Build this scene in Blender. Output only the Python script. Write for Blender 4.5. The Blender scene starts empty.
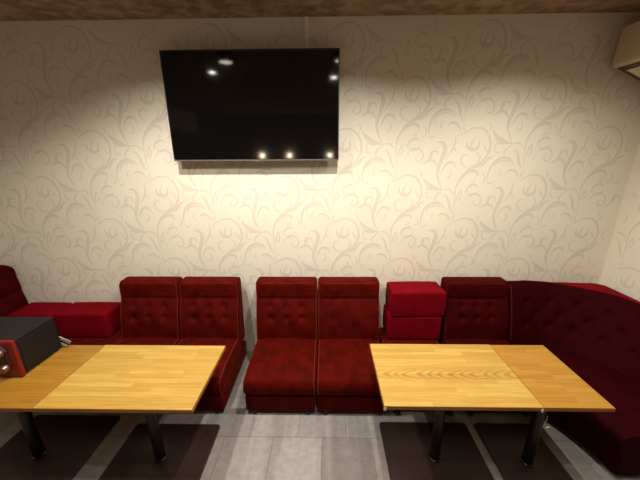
import bpy, bmesh, math, random
from mathutils import Vector, Matrix
random.seed(7)
S = bpy.context.scene
COL = S.collection

# ------------------------------------------------------------------ helpers
def lin(r, g, b):
    f = lambda c: ((c/255)/12.92 if c/255 <= .04045 else ((c/255+.055)/1.055)**2.4)
    return (f(r), f(g), f(b), 1)

def link(name, me, mat=None, parent=None):
    o = bpy.data.objects.new(name, me); COL.objects.link(o)
    if mat is not None and me is not None:
        for m in (mat if isinstance(mat, (list, tuple)) else [mat]): me.materials.append(m)
    if parent: o.parent = parent
    return o

def obj(name, bm, mat, parent=None, smooth=False, angle=None):
    bmesh.ops.recalc_face_normals(bm, faces=bm.faces)
    me = bpy.data.meshes.new(name); bm.to_mesh(me); bm.free()
    if smooth:
        for p in me.polygons: p.use_smooth = True
        if angle is not None: me.set_sharp_from_angle(angle=math.radians(angle))
    return link(name, me, mat, parent)

def thing(name, label, cat, loc=(0, 0, 0), rz=0, group=None):
    o = bpy.data.objects.new(name, None); COL.objects.link(o)
    o.empty_display_size = .1
    o.location = loc; o.rotation_euler = (0, 0, rz)
    return tag(o, label, cat, group)

def tag(o, label, cat, group=None):
    o['label'] = label; o['category'] = cat
    if group: o['group'] = group
    return o

def struct(o):
    o['kind'] = 'structure'; return o

def dup(root, loc, rz, label, group=None, cat=None):
    r = root.copy(); COL.objects.link(r); r.location = loc; r.rotation_euler = (0, 0, rz)
    r['label'] = label
    if group: r['group'] = group
    for ch in list(root.children):
        c = ch.copy(); COL.objects.link(c); c.parent = r
        for g in list(ch.children):
            d = g.copy(); COL.objects.link(d); d.parent = c
    return r

def add_box(bm, x0, x1, y0, y1, z0, z1, bev=0, seg=2):
    r = bmesh.ops.create_cube(bm, size=1)
    vs = r['verts']
    for v in vs:
        v.co = Vector(((x0+x1)/2+v.co.x*(x1-x0), (y0+y1)/2+v.co.y*(y1-y0), (z0+z1)/2+v.co.z*(z1-z0)))
    if bev:
        es = list({e for v in vs for e in v.link_edges})
        bmesh.ops.bevel(bm, geom=es, offset=bev, segments=seg, affect='EDGES', profile=.5)

def box(x0, x1, y0, y1, z0, z1, bev=0, seg=2):
    bm = bmesh.new(); add_box(bm, x0, x1, y0, y1, z0, z1, bev, seg); return bm

def add_lathe(bm, prof, cx=0, cy=0, cz=0, n=24, axis='z'):
    """prof: list of (r, h); closed with caps"""
    rings = []
    for r, h in prof:
        ring = []
        for i in range(n):
            a = 2*math.pi*i/n
            p = (r*math.cos(a), r*math.sin(a), h)
            if axis == 'y': p = (p[0], p[2], p[1])
            if axis == 'x': p = (p[2], p[0], p[1])
            ring.append(bm.verts.new((cx+p[0], cy+p[1], cz+p[2])))
        rings.append(ring)
    for a, b in zip(rings, rings[1:]):
        for i in range(n): bm.faces.new((a[i], a[(i+1) % n], b[(i+1) % n], b[i]))
    bm.faces.new(rings[0][::-1]); bm.faces.new(rings[-1])

def lathe(*a, **k):
    bm = bmesh.new(); add_lathe(bm, *a, **k); return bm

def catmull(P, n=6, closed=False):
    P = [Vector(p) for p in P]; out = []
    m = len(P)
    rng = range(m) if closed else range(m-1)
    for i in rng:
        if closed: a, b, c, d = P[(i-1) % m], P[i], P[(i+1) % m], P[(i+2) % m]
        else:
            b, c = P[i], P[i+1]
            a = P[i-1] if i else b*2-c
            d = P[i+2] if i+2 < m else c*2-b
        for k in range(n):
            t = k/n
            out.append(.5*((2*b)+(c-a)*t+(2*a-5*b+4*c-d)*t*t+(3*b-a-3*c+d)*t**3))
    if not closed: out.append(P[-1])
    return out

def add_tube(bm, P, r, n=6, closed=False):
    P = [Vector(p) for p in P]; m = len(P); rings = []
    up = None
    for i in range(m):
        if closed: t = P[(i+1) % m]-P[i-1]
        else: t = P[min(i+1, m-1)]-P[max(i-1, 0)]
        t.normalize()
        if up is None:
            up = t.orthogonal().normalized()
        up = (up-t*up.dot(t)).normalized(); s = t.cross(up)
        rings.append([bm.verts.new(P[i]+(up*math.cos(2*math.pi*k/n)+s*math.sin(2*math.pi*k/n))*r) for k in range(n)])
    prs = list(zip(rings, rings[1:]))
    if closed: prs.append((rings[-1], rings[0]))
    for a, b in prs:
        for k in range(n): bm.faces.new((a[k], a[(k+1) % n], b[(k+1) % n], b[k]))
    if not closed:
        bm.faces.new(rings[0][::-1]); bm.faces.new(rings[-1])

def tube(P, r, n=6, closed=False):
    bm = bmesh.new(); add_tube(bm, P, r, n, closed); return bm

def cushion(dx, dy, dz, r, deform=None, step=.02, er=3):
    """rounded box centred in x,y, z from 0 to dz; dense lattice on its surface, then deform(Vector)->Vector"""
    h = (dx/2, dy/2, dz/2)
    def line(hh):
        rr = min(r, hh*.98)
        inner = max(1, int(round(2*(hh-rr)/step)))
        L = [-hh+rr*i/er for i in range(er)]
        L += [-(hh-rr)+2*(hh-rr)*i/inner for i in range(inner+1)]
        L += [hh-rr+rr*(i+1)/er for i in range(er)]
        return L
    G = [line(a) for a in h]
    bm = bmesh.new(); V = {}
    def vert(i, j, k):
        key = (i, j, k)
        if key in V: return V[key]
        p = Vector((G[0][i], G[1][j], G[2][k]))
        q = Vector([max(-(h[a]-min(r, h[a]*.98)), min(h[a]-min(r, h[a]*.98), p[a])) for a in range(3)])
        d = p-q
        if d.length > 1e-9:
            rr = min(r, min(h)*.98)
            # cube-to-sphere rounding
            mx = max(abs(c) for c in d)
            d = d.normalized()*mx
        p = q+d; p.z += h[2]
        if deform: p = deform(p)
        V[key] = bm.verts.new(p); return V[key]
    nx, ny, nz = [len(g)-1 for g in G]
    def face(a, b, c, d): bm.faces.new((a, b, c, d))
    for i in range(nx):
        for j in range(ny):
            for k in (0, nz): face(vert(i, j, k), vert(i+1, j, k), vert(i+1, j+1, k), vert(i, j+1, k))
    for i in range(nx):
        for k in range(nz):
            for j in (0, ny): face(vert(i, j, k), vert(i+1, j, k), vert(i+1, j, k+1), vert(i, j, k+1))
    for j in range(ny):
        for k in range(nz):
            for i in (0, nx): face(vert(i, j, k), vert(i, j+1, k), vert(i, j+1, k+1), vert(i, j, k+1))
    return bm

# ------------------------------------------------------------------ materials
def mat(name, col=(.5, .5, .5, 1), rough=.5, metal=0, sheen=0, sheen_tint=None, spec=.5, coat=0):
    m = bpy.data.materials.new(name); m.use_nodes = True
    b = m.node_tree.nodes['Principled BSDF']
    b.inputs['Base Color'].default_value = col
    b.inputs['Roughness'].default_value = rough
    b.inputs['Metallic'].default_value = metal
    b.inputs['Specular IOR Level'].default_value = spec
    b.inputs['Sheen Weight'].default_value = sheen
    b.inputs['Sheen Roughness'].default_value = .35
    if sheen_tint: b.inputs['Sheen Tint'].default_value = sheen_tint
    b.inputs['Coat Weight'].default_value = coat
    return m, m.node_tree.nodes, m.node_tree.links, b

def noise_mix(m, c1, c2, scale, detail=4, lo=.35, hi=.65, stretch=None, bump=0, bscale=None, bdist=.002):
    mm, N, L, b = m
    tc = N.new('ShaderNodeTexCoord'); mp = N.new('ShaderNodeMapping')
    if stretch: mp.inputs['Scale'].default_value = stretch
    L.new(tc.outputs['Object'], mp.inputs['Vector'])
    n = N.new('ShaderNodeTexNoise'); n.inputs['Scale'].default_value = scale; n.inputs['Detail'].default_value = detail
    L.new(mp.outputs[0], n.inputs['Vector'])
    r = N.new('ShaderNodeValToRGB')
    r.color_ramp.elements[0].position = lo; r.color_ramp.elements[0].color = c1
    r.color_ramp.elements[1].position = hi; r.color_ramp.elements[1].color = c2
    L.new(n.outputs['Fac'], r.inputs['Fac']); L.new(r.outputs[0], b.inputs['Base Color'])
    if bump:
        n2 = N.new('ShaderNodeTexNoise'); n2.inputs['Scale'].default_value = bscale or scale*4; n2.inputs['Detail'].default_value = 3
        L.new(mp.outputs[0], n2.inputs['Vector'])
        bp = N.new('ShaderNodeBump'); bp.inputs['Strength'].default_value = bump; bp.inputs['Distance'].default_value = bdist
        L.new(n2.outputs['Fac'], bp.inputs['Height']); L.new(bp.outputs[0], b.inputs['Normal'])
    return mm

M = {}
def velvet(name, c1, c2, sheen, tint, scale=14):
    return noise_mix(mat(name, rough=.75, sheen=sheen, sheen_tint=tint, spec=.05), c1, c2, scale, 5, .3, .72, bump=.25, bscale=220, bdist=.0015)
M['velvet'] = velvet('red_velvet', lin(62, 5, 2), lin(88, 11, 4), .15, lin(255, 95, 45))
M['velvet_dark'] = velvet('dark_red_velvet', lin(50, 1, 2), lin(64, 4, 4), .07, lin(255, 90, 40))
M['velvet_deep'] = velvet('deep_red_velvet', lin(38, 0, 4), lin(50, 1, 6), .02, lin(230, 70, 80))
M['piping'] = mat('piping_velvet', lin(104, 26, 14), .7, sheen=.3, sheen_tint=lin(255, 150, 100), spec=.15)[0]
M['piping_deep'] = mat('deep_piping_velvet', lin(72, 9, 11), .7, sheen=.2, sheen_tint=lin(240, 110, 100), spec=.15)[0]
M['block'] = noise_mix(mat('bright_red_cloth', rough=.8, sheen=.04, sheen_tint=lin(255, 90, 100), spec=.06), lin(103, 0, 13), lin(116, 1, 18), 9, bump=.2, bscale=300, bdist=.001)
M['foot'] = mat('black_plastic', lin(18, 15, 14), .45)[0]
M['black_metal'] = mat('dark_steel', lin(60, 50, 46), .33, .85)[0]
M['base'] = noise_mix(mat('brown_cast_base', rough=.5, spec=.35), lin(44, 29, 24), lin(54, 37, 31), 40, bump=.15, bscale=400, bdist=.0006)
M['screen'] = mat('tv_screen', lin(12, 10, 10), .07, spec=.5)[0]
M['tv_black'] = mat('tv_black_plastic', lin(14, 13, 13), .35)[0]
M['tv_strip'] = mat('tv_grey_strip', lin(150, 142, 132), .35, .6)[0]
M['silver'] = mat('silver', lin(170, 165, 158), .3, .9)[0]
M['white_plastic'] = mat('white_plastic', lin(225, 218, 205), .5)[0]
M['clear_guard'] = mat('pale_corner_plastic', lin(225, 222, 215), .35)[0]
M['duct'] = mat('cream_duct', lin(245, 236, 220), .55)[0]
M['ac'] = mat('beige_ac_plastic', lin(205, 184, 156), .5)[0]
M['ac_grille'] = mat('pale_ac_grille', lin(222, 208, 184), .5)[0]
M['ac_dark'] = mat('ac_groove', lin(84, 64, 44), .6)[0]
M['amp_black'] = noise_mix(mat('black_vinyl_case', rough=.6, spec=.3), lin(19, 15, 15), lin(26, 21, 21), 60, bump=.3, bscale=500, bdist=.0006)
M['amp_red'] = mat('red_lacquer', lin(122, 9, 8), .38)[0]
M['amp_panel'] = mat('dark_panel', lin(60, 14, 12), .45)[0]
M['knob'] = mat('knob_steel', lin(140, 110, 100), .3, .8)[0]
M['paper'] = noise_mix(mat('menu_paper', rough=.6), lin(150, 138, 126), lin(170, 158, 146), 30)
M['paper_dark'] = mat('menu_edge', lin(96, 82, 74), .6)[0]

def wallpaper(name, col, bump=.12):
    return noise_mix(mat(name, rough=.75, spec=.2), col, tuple(c*1.03 for c in col[:3])+(1,), 6, bump=bump, bscale=160, bdist=.001)
M['paper_ground'] = wallpaper('wallpaper_cream', lin(229, 220, 203))
M['paper_scroll'] = wallpaper('wallpaper_scroll_print', lin(215, 205, 190))
M['paper_light'] = wallpaper('wallpaper_light_print', lin(232, 225, 211))
M['paper_ground_tan'] = M['paper_ground']

def ceiling_mat():
    m = mat('ceiling_paper', rough=.85, spec=.15); mm, N, L, b = m
    tc = N.new('ShaderNodeTexCoord'); mp = N.new('ShaderNodeMapping'); mp.inputs['Scale'].default_value = (1, 1.2, 1)
    L.new(tc.outputs['Object'], mp.inputs['Vector'])
    n1 = N.new('ShaderNodeTexNoise'); n1.inputs['Scale'].default_value = 11; n1.inputs['Detail'].default_value = 5; n1.inputs['Distortion'].default_value = .4
    L.new(mp.outputs[0], n1.inputs['Vector'])
    r = N.new('ShaderNodeValToRGB')
    e = r.color_ramp.elements; e[0].position = .40; e[0].color = lin(136, 113, 88); e[1].position = .62; e[1].color = lin(172, 149, 122)
    L.new(n1.outputs['Fac'], r.inputs['Fac']); L.new(r.outputs[0], b.inputs['Base Color'])
    return mm
M['ceiling'] = ceiling_mat()

def floor_mat():
    m = mat('stone_tile', rough=.5, spec=.35); mm, N, L, b = m
    tc = N.new('ShaderNodeTexCoord'); mp = N.new('ShaderNodeMapping'); mp.inputs['Location'].default_value = (.175, .11, 0)
    L.new(tc.outputs['Object'], mp.inputs['Vector'])
    br = N.new('ShaderNodeTexBrick'); br.offset = .5; br.squash = 1
    br.inputs['Scale'].default_value = 1; br.inputs['Brick Width'].default_value = .305; br.inputs['Row Height'].default_value = .305
    br.inputs['Mortar Size'].default_value = .0022; br.inputs['Mortar Smooth'].default_value = .3
    br.inputs['Color1'].default_value = lin(144, 139, 136); br.inputs['Color2'].default_value = lin(166, 161, 158); br.inputs['Mortar'].default_value = lin(124, 117, 111)
    L.new(mp.outputs[0], br.inputs['Vector'])
    # veining
    n = N.new('ShaderNodeTexNoise'); n.inputs['Scale'].default_value = 22; n.inputs['Detail'].default_value = 8; n.inputs['Roughness'].default_value = .7
    L.new(mp.outputs[0], n.inputs['Vector'])
    # broad bands running away from the viewer across the tile courses
    mp2 = N.new('ShaderNodeMapping'); mp2.inputs['Scale'].default_value = (9, .45, 1); L.new(tc.outputs['Object'], mp2.inputs['Vector'])
    n2 = N.new('ShaderNodeTexNoise'); n2.inputs['Scale'].default_value = 1; n2.inputs['Detail'].default_value = 3
    L.new(mp2.outputs[0], n2.inputs['Vector'])
    ra = N.new('ShaderNodeValToRGB'); ea = ra.color_ramp.elements
    ea[0].position = .3; ea[0].color = (.78, .77, .76, 1); ea[1].position = .68; ea[1].color = (1.08, 1.08, 1.07, 1)
    L.new(n.outputs['Fac'], ra.inputs['Fac'])
    rb = N.new('ShaderNodeValToRGB'); eb = rb.color_ramp.elements
    eb[0].position = .40; eb[0].color = (.80, .79, .78, 1); eb[1].position = .52; eb[1].color = (1, 1, 1, 1)
    L.new(n2.outputs['Fac'], rb.inputs['Fac'])
    x1 = N.new('ShaderNodeMix'); x1.data_type = 'RGBA'; x1.blend_type = 'MULTIPLY'; x1.inputs['Factor'].default_value = 1
    L.new(br.outputs['Color'], x1.inputs['A']); L.new(ra.outputs[0], x1.inputs['B'])
    x2 = N.new('ShaderNodeMix'); x2.data_type = 'RGBA'; x2.blend_type = 'MULTIPLY'; x2.inputs['Factor'].default_value = 1
    L.new(x1.outputs['Result'], x2.inputs['A']); L.new(rb.outputs[0], x2.inputs['B'])
    L.new(x2.outputs['Result'], b.inputs['Base Color'])
    bp = N.new('ShaderNodeBump'); bp.inputs['Strength'].default_value = .2; bp.inputs['Distance'].default_value = .002
    L.new(n.outputs['Fac'], bp.inputs['Height']); L.new(bp.outputs[0], b.inputs['Normal'])
    return mm
M['floor'] = floor_mat()

def wood_mat(name, seed, dark, light, row=.042, length=.38, ring=True):
    m = mat(name, rough=.42, spec=.4); mm, N, L, b = m
    tc = N.new('ShaderNodeTexCoord'); mp = N.new('ShaderNodeMapping'); mp.inputs['Location'].default_value = (seed*.37, seed*.23, 0)
    L.new(tc.outputs['Object'], mp.inputs['Vector'])
    br = N.new('ShaderNodeTexBrick'); br.offset = .37; br.offset_frequency = 3; br.squash = 1.25; br.squash_frequency = 2
    br.inputs['Scale'].default_value = 1; br.inputs['Brick Width'].default_value = length; br.inputs['Row Height'].default_value = row
    br.inputs['Mortar Size'].default_value = .0004; br.inputs['Mortar Smooth'].default_value = .2; br.inputs['Bias'].default_value = -.1
    br.inputs['Color1'].default_value = dark; br.inputs['Color2'].default_value = light
    br.inputs['Mortar'].default_value = tuple(c*.7 for c in dark[:3])+(1,)
    L.new(mp.outputs[0], br.inputs['Vector'])
    mg = N.new('ShaderNodeMapping'); mg.inputs['Scale'].default_value = (5, 110, 20); L.new(mp.outputs[0], mg.inputs['Vector'])
    n = N.new('ShaderNodeTexNoise'); n.inputs['Scale'].default_value = 1; n.inputs['Detail'].default_value = 5
    L.new(mg.outputs[0], n.inputs['Vector'])
    r = N.new('ShaderNodeValToRGB'); e = r.color_ramp.elements
    e[0].position = .28; e[0].color = (.80, .77, .70, 1); e[1].position = .66; e[1].color = (1.04, 1.04, 1.04, 1)
    L.new(n.outputs['Fac'], r.inputs['Fac'])
    x = N.new('ShaderNodeMix'); x.data_type = 'RGBA'; x.blend_type = 'MULTIPLY'; x.inputs['Factor'].default_value = 1
    L.new(br.outputs['Color'], x.inputs['A']); L.new(r.outputs[0], x.inputs['B'])
    out = x.outputs['Result']
    if ring:
        # one board with a cathedral (arched) grain, near the middle of the top
        sp = N.new('ShaderNodeSeparateXYZ'); L.new(tc.outputs['Object'], sp.inputs[0])
        def math_(op, a, bb=None, c=None):
            k = N.new('ShaderNodeMath'); k.operation = op
            for i, v in enumerate((a, bb, c)):
                if v is None: continue
                if isinstance(v, (int, float)): k.inputs[i].default_value = v
                else: L.new(v, k.inputs[i])
            return k.outputs[0]
        yy = math_('SUBTRACT', sp.outputs['Y'], -.028)
        ay = math_('ABSOLUTE', yy)
        band = math_('LESS_THAN', ay, .034)
        q = math_('MULTIPLY', math_('MULTIPLY', yy, yy), -60)
        nn = N.new('ShaderNodeTexNoise'); nn.inputs['Scale'].default_value = 9; L.new(tc.outputs['Object'], nn.inputs['Vector'])
        ph = math_('ADD', math_('ADD', sp.outputs['X'], q), math_('MULTIPLY', nn.outputs['Fac'], .10))
        wv = math_('SINE', math_('MULTIPLY', ph, 105))
        ln = math_('MULTIPLY', math_('GREATER_THAN', wv, .25), band)
        x3 = N.new('ShaderNodeMix'); x3.data_type = 'RGBA'; x3.blend_type = 'MULTIPLY'
        L.new(math_('MULTIPLY', ln, .6), x3.inputs['Factor']); L.new(out, x3.inputs['A']); x3.inputs['B'].default_value = (.62, .5, .35, 1)
        out = x3.outputs['Result']
    L.new(out, b.inputs['Base Color'])
    return mm
M['wood'] = wood_mat('oak_butcher_block', 1, lin(184, 145, 64), lin(201, 165, 82), row=.031, length=.30, ring=False)
M['wood_arch'] = wood_mat('oak_butcher_block_arched', 2, lin(184, 145, 64), lin(201, 165, 82), row=.031, length=.30)
M['wood_shade'] = wood_mat('oak_butcher_block_shaded', 6, lin(156, 110, 34), lin(170, 124, 44), row=.031, length=.30, ring=False)  # darker copy of the oak: weaker light at the left put into the colour
M['wood2'] = wood_mat('oak_butcher_block_warm', 4, lin(170, 120, 40), lin(184, 136, 53), row=.031, length=.30, ring=False)
M['wood_edge'] = noise_mix(mat('oak_edge', rough=.5, spec=.3), lin(142, 88, 34), lin(168, 110, 48), 30, stretch=(.2, 1, 3))

def emis(name, col, s):
    m = bpy.data.materials.new(name); m.use_nodes = True
    b = m.node_tree.nodes['Principled BSDF']; b.inputs['Base Color'].default_value = (.8, .8, .8, 1)
    b.inputs['Emission Color'].default_value = col; b.inputs['Emission Strength'].default_value = s
    return m
M['lamp_disc'] = emis('lamp_disc', (1, .93, .8, 1), 50)
M['lamp_frost'] = emis('frosted_lens', (1, .93, .8, 1), 3)
M['bulb'] = emis('warm_bulb', (1, .88, .7, 1), 60)
M['baffle'] = mat('black_baffle', lin(9, 8, 7), .8)[0]
M['trim_white'] = mat('white_trim', lin(225, 220, 210), .5)[0]

# ------------------------------------------------------------------ room
XL, XR, YW, YR, ZC = -2.85, 2.25, 2.25, -2.6, 2.575
T = .1

# --- scroll print of the wallpaper (motif in design units; 1 unit = U metres; y down)
U = .00146
PU = .467
MOTIF = [
 ([(350,40),(385,25),(430,2),(480,8),(515,50),(522,110),(490,165),(440,195),(405,230),(380,285),(378,350),(385,430)], 15),
 ([(405,58),(410,88),(438,104),(464,90),(466,50)], 20), ([(440,104),(428,78),(446,38)], 12),
 ([(440,195),(400,180),(386,150),(400,128),(426,132)], 11), ([(430,187),(470,170),(481,135),(452,112)], 8),
 ([(452,196),(500,175),(525,145),(552,132)], 17),
 ([(304,296),(275,220),(290,150),(302,100),(287,70),(258,66)], 27), ([(290,222),(318,170),(350,168),(366,192)], 17),
 ([(282,205),(255,160),(225,155),(208,172)], 16), ([(272,150),(265,115),(240,112),(228,135),(246,152)], 11), ([(302,150),(335,110),(350,62),(345,35)], 11),
 ([(205,238),(222,262),(246,280),(276,294),(314,303)], 26), ([(220,285),(250,300),(285,305)], 10), ([(308,302),(345,300),(374,332)], 10),
 ([(334,402),(310,375),(270,370),(235,393),(215,435),(213,492)], 19), ([(245,440),(240,405),(270,386),(300,384),(318,400)], 9),
 ([(374,290),(400,240),(440,208),(475,213),(482,238)], 22), ([(428,322),(440,290),(470,274),(493,288)], 15), ([(440,300),(452,328),(480,326),(500,300)], 9),
 ([(382,372),(398,318),(415,302)], 10), ([(418,384),(440,342),(475,320),(510,340),(512,374),(490,386),(477,365),(494,352)], 11),
 ([(312,306),(290,322),(275,346),(290,370)], 12), ([(320,322),(345,352),(357,390),(376,424)], 16), ([(300,442),(320,428),(350,438),(372,472)], 15),
 ([(560,60),(548,90),(560,118),(585,112)], 8), ([(330,190),(345,215),(335,240),(318,236)], 9), ([(180,200),(196,222),(188,246)], 9),
 ([(400,300),(412,330),(402,356),(388,350)], 8), ([(470,240),(468,258),(450,262)], 8), ([(330,95),(352,100),(362,120)], 8),
 ([(250,30),(230,45),(215,38)], 9), ([(500,215),(520,235),(516,262),(498,262)], 9), ([(280,420),(268,440),(280,462)], 9), ([(395,20),(380,0),(392,-20)], 9),
 ([(500,400),(540,380),(560,350),(548,330)], 11), ([(165,300),(185,330),(205,345)], 9),
]
def add_ribbon(bm, pts, w, place, mi, seg=6):
    P = catmull([(x, y, 0) for x, y in pts], seg)
    m = len(P); L = []
    for i, p in enumerate(P):
        t = P[min(i+1, m-1)]-P[max(i-1, 0)]; t.normalize()
        u = i/(m-1)
        ww = w*.41*(math.sin(math.pi*min(1, max(0, u)))**.8*.86+.14)
        nrm = Vector((-t.y, t.x, 0))
        L.append((bm.verts.new(place(p+nrm*ww)), bm.verts.new(place(p-nrm*ww))))
    for a, b in zip(L, L[1:]):
        f = bm.faces.new((a[0], b[0], b[1], a[1])); f.material_index = mi

def paper_wall(name, origin, udir, length, z0, z1, inward, mats, ustart=0, pat=None):
    """slab behind the origin plane plus the printed scrolls a hair in front; u runs along udir"""
    o = Vector(origin); u = Vector(udir); n = Vector(inward)
    bm = bmesh.new()
    a = o; c = o+u*length-n*T
    add_box(bm, min(a.x, c.x), max(a.x, c.x), min(a.y, c.y), max(a.y, c.y), z0, z1)
    bmesh.ops.recalc_face_normals(bm, faces=bm.faces)
    k = 0
    pu0, pu1 = pat or (0, length)
    for ci in range(int((pu0-ustart)/PU)-2, int((pu1-ustart)/PU)+3):
        for cj in range(-1, 6):
            cu = ustart+ci*PU; cz = .104+cj*.66+(.33 if ci % 2 else 0)
            for pts, w in MOTIF:
                k += 1
                off = .0006+.00001*(k % 60)
                us = [cu+(x-440)*U for x, y in pts]; zs = [cz-(y-90)*U for x, y in pts]
                if min(us) < pu0+.012 or max(us) > pu1-.012 or min(zs) < z0+.012 or max(zs) > z1-.012: continue
                if w >= 9:
                    sh = w*.16+1.5
                    add_ribbon(bm, pts, w*1.15, lambda p: o+u*(cu+(p.x-sh-440)*U)+Vector((0, 0, cz-(p.y-sh*.6-90)*U))+n*(.0003+.000004*(k % 60)), 2)
                add_ribbon(bm, pts, w, lambda p: o+u*(cu+(p.x-440)*U)+Vector((0, 0, cz-(p.y-90)*U))+n*off, 1)
    me = bpy.data.meshes.new(name); bm.to_mesh(me); bm.free()
    # faces of prints should look into the room
    return struct(link(name, me, mats))

wm = [M['paper_ground'], M['paper_scroll'], M['paper_light']]
struct(obj('floor', box(XL-T, XR+T, YR-T, YW+T, -.1, 0), M['floor']))
struct(obj('ceiling', box(XL-T, XR+T, YR-T, YW+T, ZC, ZC+.1), M['ceiling']))
paper_wall('wall_back', (XL, YW, 0), (1, 0, 0), XR-XL, 0, ZC, (0, -1, 0), wm, ustart=.677-.02)
paper_wall('wall_right', (XR, YW, 0), (0, -1, 0), YW-YR, 0, ZC, (-1, 0, 0), wm, ustart=.21, pat=(0, 2.6))
paper_wall('wall_left', (XL, YW, 0), (0, -1, 0), YW-YR, 0, ZC, (1, 0, 0), wm, ustart=.1, pat=(0, 2.6))
M['front_panel'] = mat('dark_wood_panelling', lin(74, 52, 38), .55)[0]
struct(obj('wall_front', box(XL, XR, YR-T, YR, 0, ZC), M['front_panel']))

struct(obj('bounce_blocker_1', box(XL+.0005, XL+.02, YR+.0005, .2, .0005, 2.2, .003), M['front_panel']))  # unseen dark side panels, added behind the viewer to cut bounced light
struct(obj('bounce_blocker_2', box(XR-.02, XR-.0005, YR+.0005, .2, .0005, 2.2, .003), M['front_panel']))

# ------------------------------------------------------------------ television
TVY = 2.16
tv = thing('flat_screen_tv', 'wide black flat screen television mounted on the scroll-patterned wall', 'television', (-.497, YW, 1.665))
tx0, tx1, tz0, tz1 = -.591, .591, 0, .702
f = bmesh.new()
yf = TVY-YW
for a in ((tx0, tx1, tz0, tz0+.012), (tx0, tx1, tz1-.008, tz1), (tx0, tx0+.008, tz0+.0125, tz1-.0085), (tx1-.008, tx1, tz0+.0125, tz1-.0085)):
    add_box(f, a[0], a[1], yf-.002, yf+.028, a[2], a[3], .0015, 1)
obj('bezel', f, M['tv_black'], tv)
obj('screen', box(tx0+.0085, tx1-.0085, yf+.001, yf+.02, tz0+.0125, tz1-.0085), M['screen'], tv)
obj('lower_strip', box(tx0+.004, tx1-.004, yf-.0045, yf-.0022, .002, .0085), M['tv_strip'], tv)
obj('logo_plate', box(-.022, .022, yf-.006, yf-.0047, -.004, .004), M['silver'], tv)
obj('rear_housing', box(tx0+.06, tx1-.1, yf+.0285, yf+.065, .02, .5, .008), M['tv_black'], tv)
obj('wall_bracket', box(-.2, .2, yf+.0655, -.0016, .18, .42, .003), M['black_metal'], tv)

d = bmesh.new(); add_box(d, -.012, .012, -.016, -.0015, 2.385, ZC-.001, .003)
du = obj('cable_duct', d, M['duct']); du.location = (-.123, YW, 0)
tag(du, 'slim cream cable duct running up the wall above the television', 'cable duct')

# ------------------------------------------------------------------ ceiling air conditioner
ac = thing('mounted_air_conditioner', 'beige boxy air conditioner mounted high on the right wall under the ceiling', 'air conditioner', (1.885, 1.1, 2.245))
LA, WA, HA = 1.1, .357, .232
bm = bmesh.new()
SL = math.atan(.44)
sec = [(0, .02), (.004, .006), (.016, -.002), (WA-.004, -.44*(WA-.016)), (WA-.004, HA), (.028, HA), (.012, HA-.008)]
r0 = [bm.verts.new((x, 0, z)) for x, z in sec]; r1 = [bm.verts.new((x, LA, z)) for x, z in sec]
for i in range(len(sec)):
    j = (i+1) % len(sec); bm.faces.new((r0[i], r0[j], r1[j], r1[i]))
bm.faces.new(r0[::-1]); bm.faces.new(r1)
obj('casing', bm, M['ac'], ac)
def tilt(bm):
    bmesh.ops.rotate(bm, verts=bm.verts, cent=(0, 0, 0), matrix=Matrix.Rotation(SL, 3, 'Y'))
    bmesh.ops.translate(bm, verts=bm.verts, vec=(.012, 0, -.001)); return bm
obj('lower_groove', tilt(box(.014, .33, .03, LA-.016, -.005, -.0005, .002)), M['ac_dark'], ac)
g = bmesh.new()
add_box(g, .05, .31, .06, LA-.055, -.011, -.0055, .003)
gr = obj('grille', tilt(g), M['ac_grille'], ac)
g = bmesh.new()
for i in range(9): add_box(g, .07+i*.025, .082+i*.025, .10, LA-.10, -.014, -.0112)
obj('louvre', tilt(g), M['ac'], gr)

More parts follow.
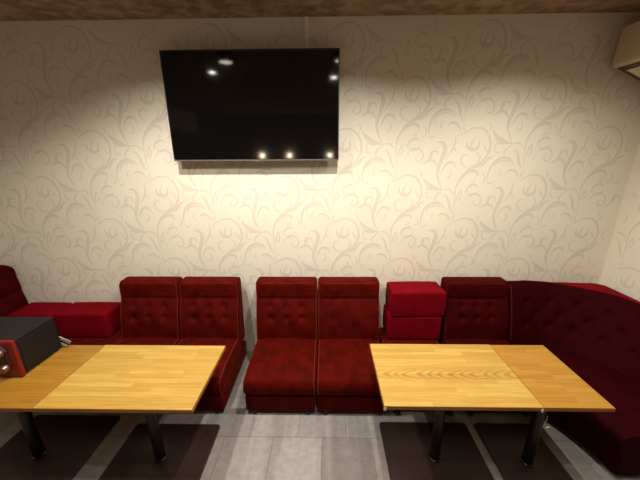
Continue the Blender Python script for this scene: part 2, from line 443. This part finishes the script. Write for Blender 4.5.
# ------------------------------------------------------------------ velvet chairs
def lerp(a, b, t): return a+(b-a)*t
def smooth(t): t = max(0, min(1, t)); return t*t*(3-2*t)
CREASE = .622
def back_front(z, lean=1):
    y = lerp(.075, .075+.090*lean, smooth((z-.28)/.40)*.6+.4*max(0, min(1, (z-.28)/.40)))
    if z > CREASE-.02: y -= .011*math.sin(math.pi*min(1, max(0, (z-CREASE+.02)/.17)))
    if z < CREASE: y -= .020*math.sin(math.pi*max(0, min(1, (z-.24)/.40))**1.6)
    return y
def make_chair(W, velv, pip, tuft=.021, pos=None, top=.762, arch=0, lean=1):
    t = thing('lounge_chair', '', 'chair')
    hw = W/2
    # plinth
    obj('plinth', cushion(W-.016, .60, .128, .012, lambda p: Vector((p.x, p.y*1.035-.028, p.z+.028)), step=.08), velv, t, True)
    for sx in (-1, 1):
        for yy in (-.318, .24):
            obj('foot', lathe([(.017, 0), (.021, .006), (.021, .018), (.016, .0275)], sx*(hw-.06), yy, 0, 16), M['foot'], t, True, 40)
    # seat cushion: crowned, front nose rolls over
    SZ0, SD = .157, .150
    def sd(p):
        x, y, z = p
        k = z/SD
        crown = .012*(1-(abs(x)/hw)**3)*smooth((y+.36)/.16)*smooth((.16-y)/.1) if k > .5 else 0
        z2 = z+crown
        nose = smooth((-.20-y)/.16)
        z2 -= .020*nose*k
        y2 = y-.018*math.sin(math.pi*k)*nose*1.4
        return Vector((x+ (.004*nose*math.sin(math.pi*k)*(1 if x > 0 else -1) if abs(x) > hw-.03 else 0), y2, z2+SZ0))
    def scush(p):
        p = Vector((p.x, p.y-.085, p.z)); return sd(p)
    seat = obj('seat', cushion(W-.008, .50, SD, .03, scush, step=.025), velv, t, True)
    pp = []
    for s in (-1, 1):
        P = []
        for i in range(15):
            y = lerp(-.305, .125, i/14)
            q = sd(Vector((s*(hw-.004-.0105), y, SD-.0075))); P.append(q)
        pth = [sd(Vector((s*(hw-.004-.010), -.329, z))) for z in (.02, .06, .10, .128)]+P
        pp.append(pth)
    for P in pp: obj('piping', tube(catmull(P, 2), .0042, 6), pip, seat, True)
    # backrest
    BZ = .20; BH = top-BZ; BT = .10
    if pos is None: pos = [(-.12, .56), (0, .56), (.12, .56), (-.12, .475), (0, .475), (.12, .475)]
    def bd(p):
        x, y, z = p; zz = z+BZ
        k = (y+BT/2)/BT
        yf = back_front(zz, lean); yb = .285
        if k < .5:
            dd = .014*math.exp(-((zz-CREASE)/.008)**2)*(1 if abs(x) < hw-.03 else .3)
            for bx, bz in pos:
                r2 = ((x-bx)**2+(zz-bz)**2)/(.026**2)
                dd += tuft*math.exp(-r2)
                if abs(zz-bz) < .06: dd += tuft*.30*math.exp(-((x-bx)/.009)**2)*math.exp(-((zz-bz-.02)/.035)**2)
            if pos: dd += -.006*math.exp(-(x/.15)**4)*math.exp(-((zz-.51)/.09)**4)
            yf += dd
        zz -= arch*max(0, (abs(x)-hw+.13)/.13)**2*smooth((zz-.55)/.3)
        return Vector((x, lerp(yf, yb, k), zz))
    back = obj('backrest', cushion(W-.003, BT, BH, .026, bd, step=.0115), velv, t, True)
    # piping around the front face
    x1 = hw-.0015-.008; z1 = BH-.008
    path = [(-x1, z) for z in [.09+.02*i for i in range(int((z1-.12)/.02))]]
    c = .03
    zt = z1-c
    path = [(-x1, .09+(zt-.09)*i/24) for i in range(25)]
    path += [(-x1+c*(1-math.cos(a)), zt+c*math.sin(a)*.75) for a in (math.pi/8, math.pi/4, 3*math.pi/8)]
    top_n = 12
    path += [(lerp(-x1+c, x1-c, i/top_n), zt+c*.75) for i in range(top_n+1)]
    path += [(x1-c*(1-math.cos(a)), zt+c*math.sin(a)*.75) for a in (3*math.pi/8, math.pi/4, math.pi/8)]
    path += [(x1, .09+(zt-.09)*(1-i/24)) for i in range(25)]
    def bp(x, z):
        q = bd(Vector((x, -BT/2+.007, z))); q.y -= .0015; return q
    obj('piping', tube([bp(x, z) for x, z in path], .004, 6), pip, back, True)
    for bx, bz in pos:
        q = bd(Vector((bx, -BT/2, bz-BZ)))
        obj('button', lathe([(.0075, 0), (.0065, -.003), (.003, -.0045)], q.x, q.y+.001, q.z, 12, 'y'), velv, back, True)
    return t

G = 'red velvet lounge chairs along the back wall'
ch = make_chair(.486, M['velvet'], M['piping'])
def setp(o, x, y, rz, label): o.location = (x, y, 0); o.rotation_euler = (0, 0, rz); o['label'] = label; o['group'] = G
CY = 1.915
setp(ch, -.306, CY, 0, 'red velvet chair in the middle pair, the left one, deep tufts on its back')
lp = make_chair(.470, M['velvet'], M['piping'])
setp(lp, -1.395, CY, 0, 'red velvet chair next to the low red blocks, white speck on its headroll')
c2 = lp
c3 = dup(lp, (-.919, CY, 0), 0, 'red velvet chair behind the left wide table, its bare side facing the open gap', G)
plain = make_chair(.486, M['velvet'], M['piping'], tuft=.006)
setp(plain, .182, CY, 0, 'red velvet chair in the middle pair, nearly smooth back, beside the stacked blocks')
sp = obj('white_speck', lathe([(.005, 0), (.005, -.002), (.003, -.003)], -1.254+1.395, back_front(.735)+.0055, .735, 10, 'y'), M['white_plastic'], c2)
deep = make_chair(.490, M['velvet_dark'], M['piping_deep'], pos=[(-.11, .565), (0, .565), (.11, .565), (-.11, .48), (0, .48), (.11, .48)])
setp(deep, 1.1725, CY+.005, 0, 'dark red velvet chair between the stacked blocks and the curved corner sofa')

# chair turned sideways at the far left end, taller rounded back
end = make_chair(.52, M['velvet_dark'], M['piping'], tuft=.004, top=.885, arch=.06, lean=.25)
end.location = (-2.472, 1.962, 0); end.rotation_euler = (0, 0, math.pi/2)
end['label'] = 'dark red velvet chair with a rounded back at the left edge, turned sideways'; end['group'] = G

# ------------------------------------------------------------------ backless seats
def make_stool(W):
    t = thing('backless_seat', '', 'seat')
    obj('plinth', cushion(W-.016, .60, .128, .012, lambda p: Vector((p.x, p.y-.015, p.z+.028)), step=.08), M['velvet'], t, True)
    for sx in (-1, 1):
        for yy in (-.318, .24):
            obj('foot', lathe([(.017, 0), (.021, .006), (.021, .018), (.016, .0275)], sx*(W/2-.045), yy, 0, 16), M['foot'], t, True, 40)
    def sd(p):
        y = p.y-.02; k = p.z/.136
        nose = smooth((-.20-y)/.16)
        return Vector((p.x, y-.02*math.sin(math.pi*k)*nose, p.z-.02*nose*k+.157))
    s = obj('seat', cushion(W-.008, .63, .136, .03, sd, step=.03), M['velvet'], t, True)
    for sx in (-1, 1):
        P = [sd(Vector((sx*(W/2-.014), lerp(-.285, .29, i/14), .136-.0075))) for i in range(15)]
        obj('piping', tube(P, .0042, 6), M['piping'], s, True)
    return t
st = make_stool(.45)
st.location = (.668, CY, 0); st['label'] = 'dark red velvet backless seat under the two stacked bright red blocks'; st['group'] = 'backless velvet seats'
st2 = dup(st, (-1.873, CY, 0), 0, 'dark red velvet backless seat under the low red block beside the left chairs', 'backless velvet seats')

# ------------------------------------------------------------------ bright red blocks
def make_block():
    def sd(p):
        # faces a little pillowed
        return Vector((p.x*(1+.015*math.sin(math.pi*p.z/.203)), p.y*(1+.02*math.sin(math.pi*p.z/.203)), p.z+.004*(1-(p.x/.21)**2)*(1 if p.z > .1 else 0)))
    t = thing('cushion_block', '', 'block')
    c = obj('cover', cushion(.41, .215, .203, .014, sd, step=.03), M['block'], t, True)
    for z in (.006, .197):
        b = bmesh.new(); add_tube(b, [(x, y, z) for x, y in ((-.199, -.1015), (.199, -.1015), (.199, .1015), (-.199, .1015))], .0028, 6, True)
        obj('seam', b, M['block'], c, True)
    return t
bl = make_block(); GB = 'bright red cushion blocks'
def setb(o, x, y, z, rz, label): o.location = (x, y, z); o.rotation_euler = (0, 0, rz); o['label'] = label; o['group'] = GB
setb(bl, .695, 2.118, .2935, -.01, 'bright red cushion block at the bottom of the stack of two')
b2 = dup(bl, (.708, 2.114, .5015), 0, 'bright red cushion block on top of the stack of two', GB); b2.rotation_euler.z = .02
b3 = dup(bl, (-1.946, 2.118, .2935), .01, 'bright red cushion block lying beside the left pair of chairs', GB)
b3.scale.z = 1.045
b4 = dup(bl, (-2.345, 2.113, .3215), 0, 'bright red cushion block in the far left corner against the sideways chair', GB); b4.scale = (.865, 1, .90)

# ------------------------------------------------------------------ curved corner sofa
def loft(sections, closed_ring=True):
    bm = bmesh.new(); R = [[bm.verts.new(p) for p in s] for s in sections]
    n = len(R[0])
    for a, b in zip(R, R[1:]):
        for i in range(n if closed_ring else n-1):
            j = (i+1) % n; bm.faces.new((a[i], a[j], b[j], b[i]))
    bm.faces.new(R[0][::-1]); bm.faces.new(R[-1])
    return bm
def curve2(pts, n):
    P = catmull([(x, y, 0) for x, y in pts], 12)
    # resample evenly
    L = [0]
    for a, b in zip(P, P[1:]): L.append(L[-1]+(b-a).length)
    out = []
    for i in range(n):
        s = L[-1]*i/(n-1); k = 0
        while k < len(L)-2 and L[k+1] < s: k += 1
        t = (s-L[k])/max(1e-9, L[k+1]-L[k]); q = P[k].lerp(P[k+1], t); out.append((q.x, q.y))
    return out
NS = 64
Fc = curve2([(1.424, 1.575), (1.475, 1.47), (1.515, 1.37), (1.54, 1.27), (1.558, 1.19)], NS)
Bc = curve2([(1.424, 1.975), (1.60, 1.955), (1.75, 1.885), (1.90, 1.735), (2.0, 1.55), (2.04, 1.36), (2.05, 1.19)], NS)
Tc = curve2([(1.424, 2.105), (1.60, 2.125), (1.76, 2.125), (1.90, 2.085), (2.02, 2.02), (2.10, 1.93), (2.14, 1.80), (2.15, 1.5), (2.15, 1.19)], NS)
Oc = []
ctr = curve2([(1.424, 2.185), (1.9, 2.185), (2.14, 2.185)], NS//2)+curve2([(2.188, 2.14), (2.188, 1.7), (2.188, 1.19)], NS-NS//2)
Oc = ctr
sofa = thing('corner_sofa', 'dark crimson tufted corner sofa curving along the back and right walls', 'sofa')
def mixp(a, b, t): return (lerp(a[0], b[0], t), lerp(a[1], b[1], t))
secs = []
for i in range(NS):
    Fp, Bp = Fc[i], Bc[i]
    e = mixp(Fp, Bp, .985)
    P = []
    for t, z in ((.03, .03), (.03, .15), (.02, .155), (-.01, .18), (-.03, .22), (-.025, .262), (.0, .288), (.06, .300), (.2, .309), (.5, .312), (.8, .306), (1.0, .295), (1.0, .03)):
        q = mixp(Fp, e, t); P.append((q[0], q[1], z))
    secs.append(P)
seat = obj('seat', loft(secs), M['velvet_deep'], sofa, True, 50)
# backrest: front face tufted (diamond pattern), flat top reaching into the corner
def ztop(i): return lerp(.752, .708, smooth(i/(NS*.42)))
btn = []
arc = [0]
for i in range(1, NS): arc.append(arc[-1]+math.dist(Bc[i], Bc[i-1])*.5+math.dist(Tc[i], Tc[i-1])*.5)
for r, zz in enumerate((.60, .52, .44)):
    s = .13+(.075 if r % 2 else 0)
    while s < arc[-1]-.05: btn.append((s, zz)); s += .165
MS, NZ = 150, 30
def at(C, s):
    k = 0
    while k < NS-2 and arc[k+1] < s: k += 1
    t = (s-arc[k])/(arc[k+1]-arc[k]); return mixp(C[k], C[k+1], t), k+t
bm = bmesh.new(); grid = []
def fpt(s, v):
    b_, fi = at(Bc, s); t_, _ = at(Tc, s); zt = ztop(fi)
    z = lerp(.298, zt, v)
    q = mixp(b_, t_, v)
    dx, dy = t_[0]-b_[0], t_[1]-b_[1]
    o_, _ = at(Oc, s)
    nx, ny = o_[0]-b_[0], o_[1]-b_[1]; l = math.hypot(nx, ny); nx /= l; ny /= l
    dd = -.014*math.sin(math.pi*v)
    for bs, bz in btn:
        if abs(s-bs) < .12 and abs(z-bz) < .12:
            dd += .018*math.exp(-((s-bs)**2+(z-bz)**2)/.024**2)
            dd += .005*math.exp(-((abs(s-bs)-abs(z-bz)*1.03)/.008)**2)*math.exp(-((z-bz)/.05)**2)
    if v > .9: dd += .02*((v-.9)/.1)**2
    return Vector((q[0]+nx*dd, q[1]+ny*dd, z))
for i in range(MS+1):
    s = arc[-1]*i/MS
    col = [fpt(s, j/NZ) for j in range(NZ+1)]
    o_, fi = at(Oc, s); tp = col[-1]
    zt = ztop(fi)
    back_z = min(zt, .712)
    col.append(Vector((lerp(tp.x, o_[0], .25), lerp(tp.y, o_[1], .25), lerp(zt+.004, back_z, .25))))
    col.append(Vector((lerp(tp.x, o_[0], .93), lerp(tp.y, o_[1], .93), back_z)))
    col.append(Vector((o_[0], o_[1], back_z-.012)))
    col.append(Vector((o_[0], o_[1], .03)))
    bq, _ = at(Bc, s)
    e = mixp(bq, o_, .03); col.append(Vector((e[0], e[1], .03)))
    grid.append([bm.verts.new(p) for p in col])
n = len(grid[0])
for a, b in zip(grid, grid[1:]):
    for j in range(n):
        k = (j+1) % n; bm.faces.new((a[j], a[k], b[k], b[j]))
bm.faces.new(grid[0][::-1]); bm.faces.new(grid[-1])
back = obj('backrest', bm, M['velvet_deep'], sofa, True, 42)
# sofa top in brighter red: light from above put into the colour
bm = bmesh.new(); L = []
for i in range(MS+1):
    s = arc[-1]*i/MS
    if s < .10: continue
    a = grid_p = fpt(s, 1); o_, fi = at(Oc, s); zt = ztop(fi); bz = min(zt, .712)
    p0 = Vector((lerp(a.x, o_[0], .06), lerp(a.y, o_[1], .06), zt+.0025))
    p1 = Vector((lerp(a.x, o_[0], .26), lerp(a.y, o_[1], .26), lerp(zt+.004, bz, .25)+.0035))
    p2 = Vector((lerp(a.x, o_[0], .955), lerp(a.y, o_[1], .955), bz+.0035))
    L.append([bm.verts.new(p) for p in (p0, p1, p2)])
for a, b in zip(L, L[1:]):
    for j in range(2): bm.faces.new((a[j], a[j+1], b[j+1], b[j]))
lid = obj('lit_top', bm, M['block'], sofa, False)
lid['label'] = 'sofa top, light from above painted as brighter red'
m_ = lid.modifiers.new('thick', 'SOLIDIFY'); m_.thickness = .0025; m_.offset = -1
for bs, bz in btn:
    b_, fi = at(Bc, bs); v = (bz-.298)/(ztop(fi)-.298); q = fpt(bs, v); o_, _ = at(Oc, bs)
    bm = bmesh.new(); bmesh.ops.create_uvsphere(bm, u_segments=10, v_segments=6, radius=.008)
    for vv in bm.verts: vv.co = vv.co*1.0+q
    obj('button', bm, M['velvet_deep'], back, True)
obj('piping', tube([fpt(.006, j/20)+Vector((0, -.004, 0)) for j in range(1, 20)], .0045, 6), M['piping_deep'], back, True)
for (x, y) in ((1.50, 1.62), (1.60, 1.24), (2.1, 1.26), (2.12, 2.1)):
    obj('foot', lathe([(.019, 0), (.022, .006), (.022, .02), (.018, .0295)], x, y, 0, 16), M['foot'], sofa, True, 40)

# ------------------------------------------------------------------ tables
TZ = .556
def make_table(x0, x1, y0, y1, bx0, bx1, by0, by1, px, py, wood, label, guards=()):
    t = thing('pedestal_table', label, 'table', ((x0+x1)/2, (y0+y1)/2, 0), 0, 'low oak pedestal tables')
    cx, cy = t.location.x, t.location.y
    top = obj('tabletop', box(x0-cx, x1-cx, y0-cy, y1-cy, TZ-.022, TZ, .002, 2), wood, t)
    e = bmesh.new()
    X0, X1, Y0, Y1 = x0-cx, x1-cx, y0-cy, y1-cy
    h = .0015
    add_box(e, X0-h, X1+h, Y0-h, Y0-.0001, TZ-.021, TZ-.002); add_box(e, X0-h, X1+h, Y1+.0001, Y1+h, TZ-.021, TZ-.002)
    add_box(e, X0-h, X0-.0001, Y0, Y1, TZ-.021, TZ-.002); add_box(e, X1+.0001, X1+h, Y0, Y1, TZ-.021, TZ-.002)
    obj('edge_band', e, M['wood_edge'], top)
    bx, by = (bx0+bx1)/2-cx, (by0+by1)/2-cy; hx, hy = (bx1-bx0)/2, (by1-by0)/2
    def dome(p):
        r = max(abs(p.x)/hx, abs(p.y)/hy)
        return Vector((p.x+bx, p.y+by, p.z+(.006*(1-r) if p.z > .006 else 0)))
    # flat plate with rounded corners
    bm = bmesh.new(); ring = []; rc = .022
    for (sx, sy, a0) in ((1, 1, 0), (-1, 1, 90), (-1, -1, 180), (1, -1, 270)):
        for k in range(6):
            a = math.radians(a0+18*k); ring.append((bx+sx*(hx-rc)+rc*math.cos(a), by+sy*(hy-rc)+rc*math.sin(a)))
    lo = [bm.verts.new((x, y, .0)) for x, y in ring]; mi = [bm.verts.new((x, y, .009)) for x, y in ring]
    hi = [bm.verts.new((bx+(x-bx)*.985, by+(y-by)*.985, .012)) for x, y in ring]
    for a, b in ((lo, mi), (mi, hi)):
        for i in range(len(ring)):
            j = (i+1) % len(ring); bm.faces.new((a[i], a[j], b[j], b[i]))
    bm.faces.new(lo[::-1]); bm.faces.new(hi)
    obj('base_plate', bm, M['base'], t, True, 30)
    obj('pole', lathe([(.034, .0122), (.034, .018), (.0275, .022), (.0275, .515), (.0275, .52)], px-cx, py-cy, 0, 28), M['black_metal'], t, True, 30)
    s = bmesh.new()
    add_box(s, px-cx-min(.12, hx*.6), px-cx+min(.12, hx*.6), py-cy-.03, py-cy+.03, .5205, .5275); add_box(s, px-cx-.03, px-cx+.03, py-cy-.12, py-cy+.12, .521, .5278)
    obj('spider_bracket', s, M['black_metal'], t)
    for gx, gy in guards:
        sx = 1 if gx-cx > 0 else -1
        g = bmesh.new(); add_box(g, gx-cx-.010*(sx > 0)-.003*(sx < 0), gx-cx+.010*(sx < 0), gy-cy-.004, gy-cy-.0016, TZ-.026, TZ-.008, .001)
        o = obj('corner_guard', g, M['clear_guard'], t); o['label'] = 'pale plastic corner guard'
    return t
TY0, TY1 = 1.118, 1.595
make_table(.280, 1.027, TY0, TY1, .352, .915, 1.02, 1.524, .632, 1.29, M['wood_arch'], 'wide low oak table on the right side, arched grain across its top', [(.280, TY0), (1.027, TY0)])
make_table(1.031, 1.357, TY0, TY1-.004, .969, 1.339, 1.02, 1.522, 1.15, 1.27, M['wood2'], 'narrow low oak table pushed against the right end of the wide one')
make_table(-1.392, -.628, 1.085, 1.567, -1.240, -.686, 1.0, 1.492, -.962, 1.265, M['wood'], 'wide low oak table in front of the left pair of chairs, nothing on it')
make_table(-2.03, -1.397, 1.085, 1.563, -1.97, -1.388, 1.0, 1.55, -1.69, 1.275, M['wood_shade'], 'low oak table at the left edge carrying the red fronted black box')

hk = obj('hook', tube(catmull([(1.037, 1.10, .527), (1.037, 1.10, .49), (1.030, 1.10, .463), (1.045, 1.10, .455), (1.062, 1.10, .462), (1.060, 1.10, .472)], 5), .0013, 8), M['silver'])
hk.parent = bpy.data.objects['pedestal_table.001']
hk.matrix_parent_inverse = Matrix.Translation(-Vector(bpy.data.objects['pedestal_table.001'].location))

# ------------------------------------------------------------------ amplifier box on the left table
amp = thing('karaoke_amplifier', 'black box with a red knobbed front on the leftmost table', 'amplifier', (-1.835, 1.40, TZ))
obj('case', box(-.2, .2, -.10, .13, .010, .222, .004), M['amp_black'], amp)
obj('side_panel', box(.2003, .2025, -.09, .115, .03, .195, .001), M['amp_black'], amp)
bm = bmesh.new()
add_box(bm, -.205, .205, -.122, -.1005, .004, .224, .006)
fp = obj('front_panel', bm, M['amp_red'], amp)
bm = bmesh.new()
poly = [(-.17, .03), (.14, .03), (.165, .06), (.165, .17), (.14, .20), (-.17, .20)]
lo = [bm.verts.new((x, -.1225, z)) for x, z in poly]; hi = [bm.verts.new((x*.985, -.1275, .115+(z-.115)*.97)) for x, z in poly]
for i in range(6): bm.faces.new((lo[i], lo[(i+1) % 6], hi[(i+1) % 6], hi[i]))
bm.faces.new(hi); bm.faces.new(lo[::-1])
obj('control_panel', bm, M['amp_panel'], amp)
for (x, z) in ((.135, .16), (.138, .068), (.05, .16), (.05, .068), (-.04, .115)):
    obj('knob', lathe([(.022, -.128), (.022, -.138), (.017, -.150), (.014, -.151)], x, 0, z, 20, 'y'), M['knob'], amp, True, 40)
for sx in (-.17, .17):
    for yy in (-.08, .1):
        obj('rubber_foot', lathe([(.012, 0), (.012, .0098)], sx, yy, 0, 12), M['foot'], amp)

# two menu cards leaning on the back of the box
def card(name, x, y, label, w=.075, h=.10, lean=0.5, rz=0):
    bm = bmesh.new()
    add_box(bm, -w/2, w/2, -.003, .003, 0, h, .001, 1)
    o = obj(name, bm, M['paper']); o.location = (x, y, TZ+.0015); o.rotation_euler = (0, lean, rz)
    tag(o, label, 'card', 'menu cards behind the box'); return o
mc = thing('menu_stand', 'small pale slanted menu stand behind the black box on the leftmost table', 'menu stand', (-1.655, 1.545, TZ))
bm = bmesh.new()
def slab(bm, P, th):
    a = [bm.verts.new(p) for p in P]; b = [bm.verts.new(Vector(p)+Vector(th)) for p in P]
    bm.faces.new(a); bm.faces.new(b[::-1])
    for i in range(4): bm.faces.new((a[i], a[(i+1) % 4], b[(i+1) % 4], b[i]))
slab(bm, [(-.03, -.008, .098), (-.03, -.008, .082), (.062, -.008, .026), (.074, -.008, .042)], (0, .006, 0))
obj('card', bm, M['paper'], mc)
bm = bmesh.new()
slab(bm, [(-.03, -.0015, .081), (-.03, -.0015, .062), (.05, -.0015, .012), (.061, -.0015, .025)], (0, .007, 0))
obj('card', bm, M['paper_dark'], mc)
bm = bmesh.new()
slab(bm, [(-.03, -.009, .061), (-.03, -.009, .045), (.035, -.009, .004), (.049, -.009, .011)], (0, .006, 0))
obj('card', bm, M['paper'], mc)
obj('foot_bar', box(-.035, .04, -.01, .008, 0, .0035), M['paper_dark'], mc)

# ------------------------------------------------------------------ lamps
def spot(name, loc, power, size, blend, col, rad, parent=None):
    l = bpy.data.lights.new(name, 'SPOT'); l.energy = power; l.spot_size = math.radians(size); l.spot_blend = blend
    l.color = col; l.shadow_soft_size = rad
    o = bpy.data.objects.new(name, l); COL.objects.link(o); o.location = loc
    if parent: o.parent = parent
    return o
WARM = (1, .94, .835)
DL = [(-.90, 1.35, .98, 160), (.14, 1.35, .80, 160), (1.18, 1.35, .82, 160), (-1.22, .815, .5, 140), (.10, .545, .42, 140)]
names = ['recessed downlight near the patterned wall, above the wide left table', 'recessed downlight near the patterned wall, above the gap between the tables', 'recessed downlight near the patterned wall, above the right tables', 'recessed downlight of the second row, reflected in the left of the television', 'recessed downlight of the second row, reflected at the right rim of the television']
POW = 84
for (x, y, k, sz), lb in zip(DL, names):
    t = thing('downlight', lb, 'ceiling light', (x, y, ZC), 0, 'recessed ceiling downlights')
    bm = bmesh.new()
    near = y > 1
    prof = [(.075, -.0005), (.075, -.004), (.060, -.008), (.060, -.060), (.0545, -.060), (.0545, -.012), (.058, -.003)]
    if not near: prof = [(.062, -.0005), (.066, -.004), (.060, -.012), (.046, -.012), (.044, -.002)]
    rings = []
    for r, h in prof: rings.append([bm.verts.new((r*math.cos(2*math.pi*i/32), r*math.sin(2*math.pi*i/32), h)) for i in range(32)])
    for a, b in zip(rings, rings[1:]):
        for i in range(32): bm.faces.new((a[i], a[(i+1) % 32], b[(i+1) % 32], b[i]))
    obj('collar', bm, M['baffle'] if near else M['trim_white'], t, True, 40)
    obj('lens', lathe([(.030, -.010), (.030, -.004)], 0, 0, 0, 28), M['lamp_disc'] if not near else M['lamp_frost'], t)
    spot('beam', (0, 0, -.0215), POW*k, sz, .06 if near else .35, WARM, .0205, t)

# warm bulbs of the bar at the far end of the room, behind the viewer
for (x, lb) in ((-1.41, 'left'), (-.80, 'middle'), (.10, 'right')):
    t = thing('wall_lamp', 'small bare globe wall lamp, %s one of three on the far wall' % lb, 'wall lamp', (x, YR, 1.70), 0, 'globe lamps on the far wall')
    obj('mount', lathe([(.04, .001), (.04, .015), (.012, .02), (.012, .06)], 0, 0, 0, 20, 'y'), M['silver'], t, True, 30)
    bm = bmesh.new(); bmesh.ops.create_uvsphere(bm, u_segments=20, v_segments=12, radius=.035)
    for v in bm.verts: v.co.y += .095
    obj('globe', bm, M['bulb'], t, True)
    l = bpy.data.lights.new('glow', 'POINT'); l.energy = 2.5; l.color = (1, .66, .36); l.shadow_soft_size = .04
    o = bpy.data.objects.new('glow', l); COL.objects.link(o); o.parent = t; o.location = (0, .2, 0)

# ------------------------------------------------------------------ world, camera, view
w = bpy.data.worlds.new('World'); S.world = w; w.use_nodes = True
w.node_tree.nodes['Background'].inputs[0].default_value = (.02, .015, .01, 1)

cam = bpy.data.cameras.new('Camera'); co = bpy.data.objects.new('Camera', cam); COL.objects.link(co)
cam.sensor_fit = 'HORIZONTAL'; cam.sensor_width = 36; cam.lens = 36*292/640
cam.clip_start = .05
R0 = Vector((.999829852, .0175759593, -.00559932114)); D0 = Vector((-.000488557214, -.278208909, -.960520465)); F0 = Vector((-.0184398496, .960359770, -.278152986))
m = Matrix((R0, -D0, -F0)).transposed().to_4x4(); m.translation = (0, 0, 1.7)
co.matrix_world = m
S.camera = co
S.view_settings.view_transform = 'Standard'; S.view_settings.look = 'None'
S.view_settings.exposure = .27; S.view_settings.gamma = 1; S.view_settings.use_curve_mapping = False
